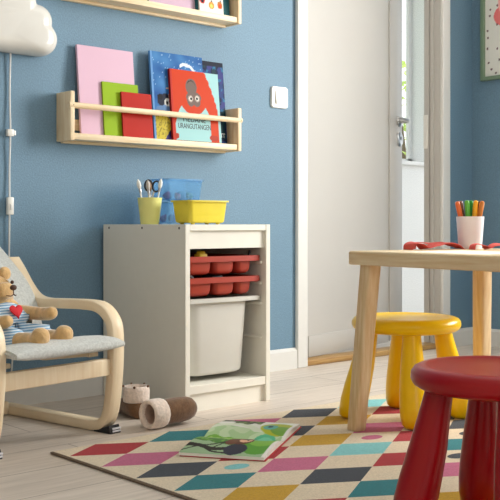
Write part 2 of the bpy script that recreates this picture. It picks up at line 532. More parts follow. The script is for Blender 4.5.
def tub(bm, x0, x1, y0, y1, ztop, zbot, taper, r, th=.003, rb=.018):
    cx, cy, w, d = (x0 + x1) / 2, (y0 + y1) / 2, x1 - x0, y1 - y0
    hh = ztop - zbot
    lp = []
    for k in (0, .35, .7): lp.append(rrect(w - 2 * taper * k, d - 2 * taper * k, r, ztop - (hh - rb) * k / .7 * 1.0 if k < .7 else zbot + rb, 6, cx, cy))
    for a in (.35, .7, 1.0):
        ins = taper * .7 + (taper * .3) + rb * (1 - math.cos(a * PI / 2)) * .8 - taper * .3 * (1 - a)
        lp.append(rrect(w - 2 * ins, d - 2 * ins, r, zbot + rb * (1 - math.sin(a * PI / 2)), 6, cx, cy))
    inner = []
    for l in reversed(lp):
        z = l[0][2] + (th if l is lp[-1] else th * .5 * (l is not lp[0]))
        inner.append([(cx + (x - cx) * (1 - 2 * th / w), cy + (y - cy) * (1 - 2 * th / d), z) for x, y, _ in l])
    loft(bm, lp + [], False, True)
    loft(bm, inner, True, False)
    n = len(lp[0])
    a = [bm.verts.new(p) for p in lp[0]]; c = [bm.verts.new(p) for p in inner[-1]]
    for i in range(n): bm.faces.new((a[i], a[(i + 1) % n], c[(i + 1) % n], c[i]))

def tray(z, label):
    t = thing('storage_tray', label, 'tray', (W / 2, CY0 + .017, z), group='red trays in the cabinet')
    b = BM()
    rim(b, .299, .40, -.004, .013, .011, 0, .20)
    obj('rim', b, M['tray_red'], t, angle=40)
    cells = ((-.138, -.0425), (-.0365, .0495), (.0555, .118))
    for xa, xb in cells:
        b = BM()
        tub(b, xa, xb, .010, .385, .004, -.044, .004, .016, .0025, .016)
        obj('compartment', b, M['tray_red'], t, angle=40)
    for (xa, xb), (xc, xd) in zip(cells, cells[1:]):
        b = BM(); box(b, xb - .002, xc + .002, .013, .38, -.004, .004)
        obj('divider', b, M['tray_red'], t)
    return t
tray(.4495, 'brick red three-section tray, the upper of the two in the cabinet')
tray(.3850, 'brick red three-section tray, the lower one just above the white bin')
bn = thing('storage_bin', 'large off-white plastic bin hanging in the white cabinet below the red trays', 'bin', (W / 2, CY0 + .017, .3215))
b = BM(); rim(b, .299, .41, 0, .013, .016, 0, .205); obj('rim', b, M['bin_white'], bn, angle=40)
b = BM(); tub(b, -.130, .118, .014, .39, .004, -.2255, .016, .045, .003, .012); obj('bin_body', b, M['bin_white'], bn, angle=40)

# small toys in the trays
def toy(name, mat, loc, label, cat, build, rot=(0, 0, 0), group=None):
    b = BM(); build(b)
    return tag(obj(name, b, mat, None, loc, rot), label, cat, group)
def brick(sx, sy, sz):
    def f(b):
        box(b, -sx / 2, sx / 2, -sy / 2, sy / 2, 0, sz, .001)
        for i in (-1, 1):
            lathe(b, [(.004, sz), (.004, sz + .003)], 12, i * sx / 4, 0)
    return f
trayz1, trayz2 = .4495 - .0412, .3850 - .0412
toy('toy_block', tone('toy yellow', (226, 190, 40)), (.106, CY0 + .06, trayz1), 'yellow toy block poking out of the upper red tray', 'toy', lambda b: (box(b, -.016, .016, -.014, .014, 0, .062, .003), lathe(b, [(.013, .058), (.014, .066), (.010, .070)], 16)))
for dx, rz, lb in ((0, .5, 'left'), (.02, .35, 'right')):
    toy('crayon', M['dark'], (.272 + dx * .5, CY0 + .06, trayz1 + .003), 'black crayon leaning in the upper red tray, the %s one of two' % lb, 'crayon',
        lambda b: tube(b, [(0, 0, 0), (0, 0, .07)], .0035, 8), (0, rz, 0), 'black crayons in the upper tray')
toy('toy_ring', tone('toy light grey', (200, 204, 210)), (.062, CY0 + .06, trayz2 + .046), 'small light grey ring lying in the lower red tray', 'toy', lambda b: tube(b, [(.014 * math.cos(k * PI / 8), 0, .014 * math.sin(k * PI / 8)) for k in range(17)], .003, 8), (R(10), 0, 0))
toy('toy_block', tone('toy charcoal', (50, 52, 56)), (.176, CY0 + .09, trayz2), 'dark grey toy block standing in the middle of the lower red tray', 'toy', lambda b: box(b, -.022, .022, -.025, .025, 0, .056, .002))
binfloor = .3215 - .2220

# a heap of soft toys fills the bin: two balls just show under the tray
toy('toy_ball', tone('toy olive', (110, 130, 70)), (.145, CY0 + .12, binfloor), 'olive green ball filling the middle of the white bin', 'toy', lambda b: sphere(b, (0, 0, .058), .058))
toy('toy_ball', tone('toy khaki', (150, 150, 96)), (.215, CY0 + .30, binfloor), 'khaki ball deep in the white bin', 'toy', lambda b: sphere(b, (0, 0, .04), .04))

# ------------------------------------------------------------------ on top of the cabinet
CT = H + .0002
cup = thing('brush_cup', 'pale lime plastic cup of brushes on the white cabinet', 'cup', (.040, -.225, CT))
b = BM()
lathe(b, [(.0265, 0), (.0275, .002), (.0365, .080), (.0372, .0815), (.0345, .0815), (.0342, .079), (.026, .004), (.0001, .004)], 36, cap1=False)
obj('cup_body', b, M['cup_yellow'], cup); cup.scale = (1.06, 1.06, 1.03)
def brush(dx, dy, lean, hl, cols, label, nm='paint_brush'):
    t = thing(nm, label, 'brush', (.040 + dx, -.225 + dy, CT + .0045), (lean[1], lean[0], 0), 'brushes in the lime cup')
    b = BM(); tube(b, [(0, 0, 0), (0, 0, hl)], .0026, 10); obj('handle', b, cols[0], t)
    b = BM(); tube(b, [(0, 0, hl), (0, 0, hl + .012)], .0042, 10); obj('ferrule', b, M['steel'], t)
    b = BM(); lathe(b, [(.0042, hl + .012), (.0068, hl + .02), (.0062, hl + .032), (.0015, hl + .042)], 12); obj('bristles', b, cols[1], t)
wp = tone('brush white', (240, 240, 236)); gp = tone('bristle grey', (190, 184, 176)); bp = tone('bristle brown', (150, 118, 90))
brush(-.010, .004, (-.20, -.05), .098, (wp, wp), 'white brush leaning furthest left in the lime cup')
brush(-.004, -.010, (-.12, .05), .093, (M['steel'], gp), 'brush with grey bristles, second from left in the lime cup')
brush(.004, .006, (.00, .00), .088, (wp, bp), 'upright brush with brown bristles in the middle of the lime cup')
brush(.012, -.006, (.17, .04), .100, (wp, wp), 'white brush leaning furthest right in the lime cup')
sc = thing('scissors', 'scissors with dark looped handles standing in the lime cup', 'scissors', (.045, -.212, CT + .0045), (0, R(6), R(-20)))
for s in (-1, 1):
    b = BM(); tube(b, [(.013 * s + .012 * math.cos(k * PI / 9), 0, .118 + .017 * math.sin(k * PI / 9)) for k in range(19)], .003, 8); obj('finger_loop', b, M['dark'], sc)
    b = BM(); tube(b, [(.008 * s, .001 * s, .102), (0, .001 * s, .07), (-.004 * s, .001 * s, .01)], [.003, .003, .0015], 8); obj('blade', b, M['steel'], sc)

def small_box(label, loc, rotz, mat, dims=(.164, .108, .0745)):
    t = thing('storage_box', label, 'box', loc, (0, 0, rotz))
    w, d, h = dims
    b = BM()
    tub(b, -w / 2 + .005, w / 2 - .005, -d / 2 + .005, d / 2 - .005, h, .004, .009, .014, .0018, .006)
    obj('box_body', b, mat, t, angle=40)
    b = BM(); rim(b, w, d, h - .005, h, .0068, 0, 0, .016); obj('rim', b, mat, t, angle=40)
    for sx in (-1, 1):
        for sy in (-1, 1):
            b = BM(); lathe(b, [(.006, 0), (.007, .0045)], 12, sx * (w / 2 - .032), sy * (d / 2 - .027)); obj('foot', b, mat, t)
    return t
small_box('opaque yellow storage box at the front corner of the white cabinet top', (.154, -.335, CT), 0, M['box_yellow'])
bl = small_box('clear blue storage box at the bottom of its stack of two on the cabinet', (.215, -.135, CT), 0, M['box_blue'])
small_box('clear blue storage box stacked on top of another blue one', (.215, -.135, CT + .0748), 0, M['box_blue'])
# oddments seen through the blue plastic
odds = [(-.052, -.012, .012, (170, 80, 150), 'purple'), (-.030, .012, .014, (60, 76, 150), 'navy'), (-.008, -.015, .011, (206, 110, 140), 'pink'),
        (.020, .008, .015, (70, 130, 170), 'blue'), (.046, -.010, .012, (90, 150, 140), 'green')]
for top in (False, True):
    for k, (ox, oy, r_, c, cn) in enumerate(odds):
        b = BM(); sphere(b, (0, 0, r_), r_, u=16, v=10)
        if k % 2 == 0: tube(b, [(-r_ * .5, 0, r_ * 1.2), (r_ * .9, 0, r_ * 1.9)], r_ * .45, 8, round_ends=True)
        tag(obj('toy_figure', b, tone('oddment ' + cn, c), None, (.215 + ox * (1 if top else .92), -.135 + oy * (1 if top else -1), CT + .0064 + (.0748 if top else 0)), (0, 0, k * .8)),
            'small round %s toy inside the %s clear blue box' % (cn, 'upper' if top else 'lower'), 'toy', 'toys in the blue boxes')

# ------------------------------------------------------------------ wall shelves
SX0, SX1, SD = -.164, .542, .088
def wall_shelf(z, label):
    t = thing('wall_shelf', label, 'shelf', (0, 0, z), group='pine picture-book shelves')
    for x0, x1 in ((SX0, SX0 + .016), (SX1 - .016, SX1)):
        b = BM(); box(b, x0, x1, -SD, -.0005, 0, .155, .003); obj('end_panel', b, M['pine_leg_pale'], t)
    b = BM(); box(b, SX0 + .016, SX1 - .016, -SD + .005, -.001, .004, .024, .0015); obj('shelf_board', b, M['pine_x'], t)
    b = BM(); box(b, SX0 + .016, SX1 - .016, -.018, -.001, -.004, .006, .001); box(b, SX0 + .016, SX1 - .016, -.012, -.0005, .04, .075, .001); obj('back_batten', b, M['pine_x'], t)
    b = BM(); tube(b, [(SX0 - .003, -.081, .111), (SX1 + .004, -.081, .111)], .0095, 20); r = obj('rail', b, M['pine_x'], t)
    for x in (SX0 + .010, SX1 - .004):
        b = BM(); sphere(b, (x, -.0906, .111), .0016, u=10, v=6); obj('screw', b, M['screw'], r)
    return t
M['pine_leg_pale'] = wood('pale pine end grain', srgb(244, 226, 194), srgb(228, 200, 158), (22, 22, 1.6), .45)
LZ, UZ = .823, 1.280
wall_shelf(LZ, 'lower pine wall shelf with a round rail holding picture books')
wall_shelf(UZ, 'upper pine wall shelf, its top cut off by the photo edge')

AL = R(5.5)
def book(label, x0, w, h, slot, zbase, cover_fn, spine, th=.010, nu=2, nv=2, mat='print', pages=True, group=None, tilt=AL, roll=0.0):
    """slot 0 is nearest to the wall.  Local frame: x across, z up the cover, front at y=-th"""
    yb = -.037 - slot * .0112
    t = thing('picture_book', label, 'book', (x0, yb, zbase + .024 + .0006 + th * math.sin(tilt)), (-tilt, roll, 0), group)
    c = .0016
    b = BM(); lay = b.verts.layers.float_color.new('art')
    art_grid(b, lambda u, v: (u * w, -th, v * h), nu, nv, cover_fn)
    before = set(b.verts)
    box(b, 0, w, -th + .0001, -th + c, 0, h); box(b, 0, w, -c, 0, 0, h); box(b, 0, .002, -th + c, -c, 0, h)
    for v in b.verts:
        if v not in before: v[lay] = srgb(*spine)
    obj('cover', b, M[mat], t, smooth=False)
    if pages:
        b = BM(); box(b, .002, w - .004, -th + c, -c, .003, h - .003); obj('pages', b, M['paper_white'], t, smooth=False)
    return t
flat = lambda *c: (lambda u, v: c)
book('large plain pink book at the left end of the lower shelf', -.099, .216, .291, 0, LZ, flat(222, 186, 206), (214, 180, 200), .010)
book('plain lime green book leaning in front of the pink one', -.016, .140, .178, 1, LZ, flat(148, 182, 38), (130, 160, 36), .007)
book('small plain red book leaning in front of the green one', .049, .120, .149, 2, LZ, flat(180, 40, 28), (160, 40, 34), .007)

def fn_blue(u, v):
    n = noise.noise((u * 5, v * 7, 3))
    k = max(0, min(1, .5 + n * .9))
    c = (34 + 40 * k, 86 + 46 * k, 150 + 38 * k)
    if v > .62 and noise.noise((u * 60, v * 70, 9)) > .50: c = (150, 188, 220)
    # pale leaping fish at the top right
    d = math.hypot((u - .66) * .85, v - .72)
    if .155 < d < .185 and v > .78 and u > .55: c = (222, 234, 240)
    if ell(u, v, .66, .885, .07, .018, -.2): c = (226, 236, 240)
    # moon, child and badger at the left
    if ell(u, v, .30, .61, .055, .032) and not ell(u, v, .27, .622, .05, .03): c = (226, 196, 160)
    if ell(u, v, .24, .44, .15, .085): c = (30, 34, 52)
    if ell(u, v, .30, .425, .085, .05): c = (206, 208, 206)
    if ell(u, v, .33, .44, .022, .022) or ell(u, v, .27, .42, .022, .022): c = (18, 20, 28)
    if ell(u, v, .36, .505, .06, .035): c = (222, 176, 150)
    if ell(u, v, .14, .48, .05, .035): c = (22, 24, 34)
    if ell(u, v, .22, .34, .16, .05): c = (92, 126, 170)
    if v < .31: c = (36, 34, 76) if n > -.12 else (66, 60, 120)
    if v < .33 and u * 1.1 + abs(v - .17) * 1.1 < .40: c = (196, 178, 62) if noise.noise((u * 40, v * 40, 5)) > -.2 else (140, 128, 50)
    if u < .03: c = (104, 152, 206)
    return c
book('large blue picture book standing behind the orange one', .180, .226, .303, 1, LZ, fn_blue, (90, 150, 215), .010, 70, 90)
def fn_dark(u, v):
    n = noise.noise((u * 7, v * 9, 7)); k = noise.noise((u * 12, v * 16, 2))
    c = (20, 30, 62)
    if n > .05: c = (38, 62, 118)
    if n > .25: c = (56, 58, 122)
    if k > .34: c = (40, 110, 150)
    if n < -.25: c = (24, 56, 66)
    if v > .94: c = (22, 28, 46)
    return c
dk = book('dark navy picture book with white lettering, furthest right on the lower shelf', .310, .200, .296, 0, LZ, fn_dark, (30, 44, 80), .010, 60, 80)
lettering('otto', .050, tone('print white', (240, 244, 246)), dk, (.100, -.0103, .225), sx=.95)
lettering('TT', .022, tone('print white', (240, 244, 246)), dk, (.180, -.0103, .022), sx=.8)

def fn_orang(u, v):
    aqua, orange, grey = (158, 204, 206), (198, 58, 14), (110, 94, 88)
    c = aqua
    edge = .70 + .26 * min(1, max(0, (1.0 - v) / .55)) ** .8          # outer right edge of the fur
    edge += .008 * math.sin(v * 60)
    if u < edge: c = orange
    if v < .58:
        top = .46 if u < .5 else .47
        bib = (.06 < u < .78) and v < top + .07 - 1.6 * (u - .28) ** 2 * (u < .28) * 4 - (u > .66) * (u - .66) * 1.4
        if u < .10 and v > .12: bib = bib and v < .46
        if bib: c = aqua
        if ell(u, v, .45, .56, .26, .185): c = orange
        if u > .80 and u < .95 and v > .08: c = orange
        if u > edge: c = aqua
        if u >= .95: c = aqua
    if v < .10 and (ell(u, v, .05, .06, .07, .05) or ell(u, v, .84, .06, .09, .05)): c = (168, 54, 34)
    # upside-down face
    if ell(u, v, .42, .77, .115, .12) or ell(u, v, .46, .62, .155, .085) or ell(u, v, .40, .58, .08, .09) or ell(u, v, .52, .58, .08, .09): c = grey
    if ell(u, v, .42, .79, .085, .075) and not ell(u, v, .42, .775, .085, .075): c = (60, 48, 46)
    if ell(u, v, .395, .60, .052, .048) or ell(u, v, .535, .61, .052, .048): c = (168, 152, 142)
    if ell(u, v, .40, .60, .034, .032) or ell(u, v, .53, .61, .034, .032): c = (240, 236, 228)
    if ell(u, v, .403, .60, .022, .022) or ell(u, v, .528, .61, .022, .022): c = (16, 12, 12)
    if u < .035: c = (188, 50, 36)
    return c
og = book('orange picture book with an upside-down ape face on its cover', .250, .214, .247, 2, LZ, fn_orang, (150, 34, 34), .011, 90, 110)
ink = tone('print ink', (40, 48, 52))
lettering('MEDANE', .030, ink, og, (.096, -.0113, .066), sx=.85)
lettering('URANGUTANGEN', .026, ink, og, (.096, -.0113, .042), sx=.68)

book('mauve book towards the right of the upper shelf', .165, .212, .26, 0, UZ, flat(206, 178, 198), (110, 140, 80), .010)
def fn_white(u, v):
    c = (232, 230, 224)
    for cu, cv, k in ((.12, .30, 0), (.5, .20, 1), (.86, .24, 2), (.3, .6, 1), (.7, .62, 0), (.5, .85, 2)):
        if ell(u, v, cu, cv, .11, .10): c = [(214, 60, 60), (238, 150, 70), (190, 120, 60)][k]
        if ell(u, v, cu, cv - .02, .06, .06): c = [(40, 40, 50), (240, 210, 110), (214, 80, 50)][k]
        if ell(u, v, cu + .02, cv + .11, .03, .03): c = (40, 40, 46)
    return c
book('white book with small red and orange figures on the upper shelf', .368, .108, .14, 2, UZ, fn_white, (225, 225, 220), .007, 40, 50)
book('dark teal book at the right end of the upper shelf', .362, .150, .25, 1, UZ, flat(40, 92, 98), (40, 92, 98), .010)

# ------------------------------------------------------------------ light switch, lamp, cord, poster
sw = thing('light_switch', 'white square light switch on the blue wall beside the door', 'switch', (.805, 0, 1.047))
b = BM(); loft(b, [[(x, y, z) for x, z, _ in rrect(w_, h_, r_, 0)] for w_, h_, r_, y in ((.084, .082, .012, -.0003), (.084, .082, .012, -.007), (.080, .078, .011, -.010))])
obj('switch_plate', b, M['white_plastic'], sw)
b = BM(); v = [(-.024, -.010, -.027), (.024, -.010, -.027), (.024, -.010, .027), (-.024, -.010, .027), (-.024, -.018, -.027), (.024, -.018, -.027), (.024, -.012, .027), (-.024, -.012, .027)]
loft(b, [v[:4], v[4:]]); obj('rocker', b, M['white_plastic'], sw, smooth=False)

lamp = thing('wall_lamp', 'white cloud-shaped wall lamp in the upper left corner', 'lamp', (-.35, 0, 1.164))
circ = [(-.01, .068, .101), (.095, .025, .052), (-.095, .025, .052), (.115, -.030, .050), (-.115, -.030, .050), (.04, .0, .06), (-.04, 0, .06)]
def rad(a):
    d = (math.cos(a), math.sin(a)); best = 0
    for cx_, cz_, r_ in circ:
        bq = d[0] * cx_ + d[1] * cz_; disc = bq * bq - (cx_ * cx_ + cz_ * cz_ - r_ * r_)
        if disc >= 0: best = max(best, bq + math.sqrt(disc))
    if d[1] < -.01:
        t_ = .080 / -d[1]
        if abs(t_ * d[0]) < .118: best = max(best, t_)
    return best
N = 160
outl = [rad(2 * PI * i / N) for i in range(N)]
outl = [(outl[i - 1] + 2 * outl[i] + outl[(i + 1) % N]) / 4 for i in range(N)]
lp = []
for y, ins in ((-.0005, .004), (-.012, 0), (-.03, 0), (-.045, .003), (-.06, .010), (-.070, .020), (-.077, .034), (-.080, .055)):
    lp.append([((r - ins) * math.cos(2 * PI * i / N), y, (r - ins * (1 if r > .06 else .7)) * math.sin(2 * PI * i / N)) for i, r in enumerate(outl)])
b = BM(); loft(b, lp); obj('lamp_shade', b, M['lamp'], lamp, angle=60)
# the cord with its in-line switch belongs to the lamp
b = BM(); tube(b, [(0.022, -.010, -.075), (0.021, -.007, -.2), (0.021, -.011, -.323), (0.020, -.007, -.44), (0.019, -.010, -.548), (0.019, -.007, -.8), (0.025, -.012, -1.05), (-.04, -.012, -1.145), (-.18, -.012, -1.15)], .0028, 8, 6)
cd = obj('cord', b, M['cord'], lamp)
b = BM(); box(b, .009, .029, -.021, -.0035, -.575, -.52, .004); s2 = obj('cord_switch', b, M['white_plastic'], lamp)
b = BM(); box(b, .015, .023, -.024, -.020, -.560, -.542, .001); obj('slider', b, M['cord'], s2)
b = BM(); box(b, .010, .032, -.016, -.0005, -.334, -.312, .003); lathe(b, [(.006, -.330), (.006, -.316)], 12, .034, -.010); obj('cord_clip', b, M['white_plastic'], lamp)

ps = thing('framed_poster', 'white poster with a pink pear in a sage green frame on the right wall', 'picture', (XW, -.06, 1.222))
PW, PH = .42, .58
b = BM()
for y0, y1, z0, z1 in ((-.018, 0, 0, PH), (-PW, -PW + .018, 0, PH), (-PW + .018, -.018, 0, .018), (-PW + .018, -.018, PH - .018, PH)): box(b, -.022, -.0005, y0, y1, z0, z1, .0015, 1)
obj('frame', b, M['frame_green'], ps)
def fn_post(u, v):
    c = (228, 228, 222)
    gx, gy = u * 8, v * 11
    iu, iv = math.floor(gx), math.floor(gy)
    random.seed(int(iu * 31 + iv * 7)); ou, ov = random.uniform(.2, .8), random.uniform(.2, .8)
    if (gx - iu - ou) ** 2 + (gy - iv - ov) ** 2 < .012: c = (110, 84, 90)
    if ell(u, v, .31, .50, .19, .095): c = (232, 124, 124)
    if ell(u, v, .31, .61, .13, .12): c = (244, 176, 172)
    if abs(u - .32) < .012 and .72 < v < .80: c = (96, 76, 60)
    if ell(u, v, .41, .78, .09, .025, .4): c = (110, 150, 96)
    return c
b = BM(); art_grid(b, lambda u, v: (-.006, -.018 - u * (PW - .036), .018 + v * (PH - .036)), 130, 170, fn_post)
obj('print', b, M['print_matt'], ps, smooth=False)
random.seed(11)

# ------------------------------------------------------------------ rug
RX0, RX1, RY0, RY1 = -.546, .842, -2.53, -.642
RH = .0060
rug = thing('rug', 'flat-woven rug of coloured diamonds on cream, with a taupe edge', 'rug', (0, 0, 0))
keys = ['cream', 'red', 'pink', 'slate', 'teal', 'aqua', 'mustard']
known = {(0, 0): 'red', (1, 0): 'teal', (2, 0): 'pink', (3, 0): 'slate', (4, 0): 'aqua', (0, 1): 'pink', (1, 1): 'slate', (2, 1): 'slate', (3, 1): 'mustard', (4, 1): 'red',
         (0, 2): 'slate', (1, 2): 'red', (2, 2): 'mustard', (3, 2): 'pink', (4, 2): 'slate', (0, 3): 'teal', (1, 3): 'pink', (2, 3): 'aqua', (3, 3): 'red', (4, 3): 'slate',
         (0, 4): 'mustard', (1, 4): 'slate', (2, 4): 'red', (3, 4): 'teal', (0, 5): 'red', (1, 5): 'teal', (2, 5): 'pink', (1, 6): 'mustard', (2, 6): 'mustard', (3, 5): 'pink'}
dx_, dy_ = .2315, .1375
ox_, oy_ = -.4275, -.7125
def clip(poly):
    for ax, lim, sgn in ((0, RX0, 1), (0, RX1, -1), (1, RY0, 1), (1, RY1, -1)):
        out = []
        for i in range(len(poly)):
            p, q = poly[i - 1], poly[i]
            a, c = (p[ax] - lim) * sgn, (q[ax] - lim) * sgn
            if (a >= 0) != (c >= 0):
                t = a / (a - c); out.append((p[0] + (q[0] - p[0]) * t, p[1] + (q[1] - p[1]) * t))
            if c >= 0: out.append(q)
        poly = out
        if len(poly) < 3: return []
    return poly
b = BM()
cyc = ['teal', 'mustard', 'pink', 'slate', 'red', 'aqua']
for j in range(-1, 15):
    for i in range(-1, 7):
        for half in (0, 1):
            cx_, cy_ = ox_ + (i + half * .5) * dx_, oy_ - (j + half * .5) * dy_
            poly = clip([(cx_ - dx_ / 2, cy_), (cx_, cy_ + dy_ / 2), (cx_ + dx_ / 2, cy_), (cx_, cy_ - dy_ / 2)])
            if len(poly) < 3: continue
            k = 'cream' if half else known.get((i, j), cyc[(i * 5 + j * 2 + 12) % 6])
            f = b.faces.new([b.verts.new((x, y, RH)) for x, y in poly]); f.material_index = keys.index(k)
dots = {(0, 2): 'aqua', (2, 2): 'pink', (2, 4): 'slate', (3, 3): 'slate', (0, 6): 'red', (1, 8): 'mustard'}
for (i, j), k in dots.items():
    cx_, cy_ = ox_ + (i + .5) * dx_, oy_ - (j + .5) * dy_
    f = b.faces.new([b.verts.new((cx_ + .034 * math.cos(2 * PI * q / 28), cy_ + .021 * math.sin(2 * PI * q / 28), RH + .0003)) for q in range(28)]); f.material_index = keys.index(k)
s = 0.0
for (xa, ya, xb, yb) in ((RX0, RY0, RX1, RY0), (RX1, RY0, RX1, RY1), (RX1, RY1, RX0, RY1), (RX0, RY1, RX0, RY0)):
    f = b.faces.new([b.verts.new(p) for p in ((xa, ya, 0), (xb, yb, 0), (xb, yb, RH), (xa, ya, RH))])
obj('rug_pile', b, [M['rug_' + k] for k in keys], rug, smooth=False)
b = BM(); box(b, RX0 - .009, RX0 + .001, RY0, RY1 + .002, .0003, .0058, .0025)
obj('edge_binding', b, M['binding'], rug)

# ------------------------------------------------------------------ table
TZ = .4875
tb = thing('table', 'low pine children\'s table with splayed legs standing on the rug', 'table', (.188, -.930, RH + .0004), (0, 0, R(-6.5)))
tz = TZ - RH
TW, TL = .535, .83       # local x: short side (away), y: from 0 to -TL
b = BM()
lp = []
for z, ins in ((tz - .037, .003), (tz - .034, 0), (tz - .003, 0), (tz, .003)):
    lp.append(rrect(TW - 2 * ins, TL - 2 * ins, .018, z, 5, TW / 2, -TL / 2))
loft(b, lp); obj('tabletop', b, M['pine_table'], tb)
for ix in (0, 1):
    for iy in (0, 1):
        tx, ty = (.034 if ix == 0 else TW - .062), (-.062 if iy == 0 else -TL + .062)
        ex_, ey_ = (-.030 if ix == 0 else .024), (.024 if iy == 0 else -.024)
        b = BM()
        loft(b, [rrect(w_, w_, .008, z, 3, tx + ex_ * f_, ty + ey_ * f_) for w_, z, f_ in ((.037, .0002, 1.0), (.040, .004, .99), (.042, .2, .55), (.044, tz - .0375, 0))])
        obj('leg', b, M['pine_leg'], tb)
def on_table(px, py): return (px, py, TZ + .0002)
pc = thing('pen_cup', 'white plastic cup full of felt-tip pens on the pine table', 'cup', on_table(.618, -1.026))
b = BM(); lathe(b, [(.0325, 0), (.0335, .002), (.0405, .094), (.041, .0955), (.0385, .0955), (.038, .093), (.0310, .004), (.0001, .004)], 40, cap1=False)
obj('cup_body', b, M['cup_white'], pc)
pens = [((230, 110, 50), 'orange', -.026), ((120, 70, 46), 'brown', -.017), ((96, 176, 60), 'light green', -.008), ((40, 140, 56), 'dark green', .003), ((248, 170, 30), 'yellow', .009), ((40, 30, 34), 'black', .017), ((206, 124, 50), 'ochre', .021), ((110, 180, 160), 'mint', .0245)]
rt = Vector((.744, -.668, 0)); fw = Vector((.668, .744, 0))
for k, (c, cn, off) in enumerate(pens):
    dpt = (-.012 if k in (0, 2, 4, 6) else .010)
    p0 = Vector((.618, -1.026, TZ + .0095)) + rt * off * .39 + fw * dpt
    tilt_ = off * 9.0
    t = thing('felt_tip_pen', '%s felt-tip pen standing in the white cup on the table' % cn, 'pen', p0, group='pens in the white cup')
    t.rotation_mode = 'QUATERNION'; t.rotation_quaternion = Matrix.Rotation(tilt_, 3, fw).to_quaternion()
    b = BM(); tube(b, [(0, 0, 0), (0, 0, .09)], .0064, 14); obj('barrel', b, M['white_plastic'], t)
    b = BM(); lathe(b, [(.0066, .082), (.0074, .090), (.0074, .126), (.0062, .132), (.002, .134)], 14); obj('cap', b, tone('pen ' + cn, c, .35), t)

def paper_strip(label, pts, w, loc, rz):
    b = BM(); n = len(pts)
    P = catmull([(x, 0, z) for x, z in pts], 5)
    lp = []
    for i, p in enumerate(P):
        tw = .25 * math.sin(i * .5)
        lp.append([(p.x, -w / 2, max(.0003, p.z + tw * .010)), (p.x, w / 2, max(.0003, p.z - tw * .010)), (p.x, w / 2, max(.0003, p.z - tw * .010) + .0012), (p.x, -w / 2, max(.0003, p.z + tw * .010) + .0012)])
    loft(b, lp)
    return tag(obj('paper_strip', b, M['paper_red'], None, loc, (0, 0, rz)), label, 'paper strip', 'red folded paper strips')
paper_strip('red folded paper strip at the left, near the table corner', [(0, .001), (.004, .017), (.035, .019), (.06, .003), (.09, .012), (.13, .019), (.17, .010), (.19, .001)], .046, on_table(.385, -.985), R(-12))
paper_strip('red folded paper strip lying between the left one and the pen cup', [(0, .0005), (.01, .018), (.05, .016), (.08, .018), (.12, .012), (.16, .001)], .040, on_table(.470, -.930), R(-22))
paper_strip('red folded paper strip in front of the white pen cup', [(0, .0005), (.006, .014), (.035, .013), (.05, .002), (.065, .012), (.10, .015), (.16, .0005)], .046, on_table(.545, -1.085), R(-30))
b = BM(); box(b, -.105, .105, -.148, .148, 0, .0004)
tag(obj('paper_sheet', b, M['paper_white'], None, on_table(.325, -1.24), (0, 0, R(-9)), smooth=False), 'white sheet of paper lying near the front edge of the pine table', 'paper')
# ------------------------------------------------------------------ stools
def stool(name_label, loc, rz, mat):
    t = thing('stool', name_label, 'stool', loc, (0, 0, rz), 'plastic children\'s stools')
    b = BM()
    lathe(b, [(.06, .255), (.125, .255), (.140, .258), (.151, .265), (.1555, .275), (.1545, .286), (.149, .294), (.139, .2985), (.128, .2995), (.120, .2975), (.112, .2955), (.05, .295), (.0005, .295)], 64)
    obj('seat', b, mat, t, angle=50)
    for k in range(4):
        a = k * PI / 2 + PI / 4
        d = Vector((math.cos(a), math.sin(a), 0))
        b = BM(); lp = []
        for r_, z, off in ((.012, 0, .158), (.025, .002, .1575), (.034, .010, .157), (.0385, .030, .153), (.0400, .060, .147), (.0385, .100, .138), (.035, .150, .126), (.030, .200, .116), (.0265, .240, .108), (.0255, .262, .104)):
            lp.append([(d.x * off + r_ * math.cos(2 * PI * i / 24), d.y * off + r_ * math.sin(2 * PI * i / 24), z) for i in range(24)])
        loft(b, lp); obj('leg', b, mat, t, angle=60)
    return t
ys = stool('yellow plastic stool under the pine table', (.421, -.947, RH + .0004), R(3), M['yellow_plastic'])
ys.scale = (1, 1, .972)
stool('deep red plastic stool in the right foreground', (-.271, -1.731, RH + .0004), R(3), M['red_plastic'])

# ------------------------------------------------------------------ armchair (local: -y is the front, origin at the right front foot)
CA = R(9.5)
ch = thing('armchair', 'small bentwood birch armchair with a grey cushion, cut by the left edge', 'armchair', (-.303, -.534, 0), (0, 0, CA))
prof = [(.432, .455), (.402, .424), (.362, .378), (.325, .348), (.28, .337), (.20, .338), (.10, .340), (.045, .335), (.008, .312), (-.010, .275), (-.0105, .19), (-.001, .10), (.010, .052), (.030, .024), (.070, .0148), (.13, .0145), (.28, .0145), (.46, .0145)]
cl = [(p.y, max(p.z, .0142)) for p in catmull([(0, a, c) for a, c in prof], 6)]
for xc in (0, -.385):
    b = BM(); sweep_band(b, cl, xc - .02, xc + .02, .026)
    fr = obj('side_frame', b, M['birch'], ch, angle=50)
    c = BM(); loft(c, [[(x, y, z) for x, y, z in ((xc - .018, -.012, .0), (xc + .018, -.012, .0), (xc + .018, .055, .0), (xc - .018, .055, .0))],
                       [(x, y, z) for x, y, z in ((xc - .018, -.004, .022), (xc + .018, -.004, .022), (xc + .018, .055, .004), (xc - .018, .055, .004))]])
    ft = obj('foot_pad', c, M['dark'], fr, smooth=False)
    c = BM()
    for z in (.004, .011): box(c, xc - .010, xc + .0185, -.013, -.009 + .001, z, z + .004)
    obj('foot_strip', c, M['stripe_white'], ft, smooth=False)
b = BM(); box(b, -.365, -.02, -.014, .008, .158, .203, .004); obj('front_rail', b, M['birch'], ch)
b = BM(); box(b, -.365, -.02, .42, .44, .003, .040, .003); obj('rear_rail', b, M['birch'], ch)
b = BM()
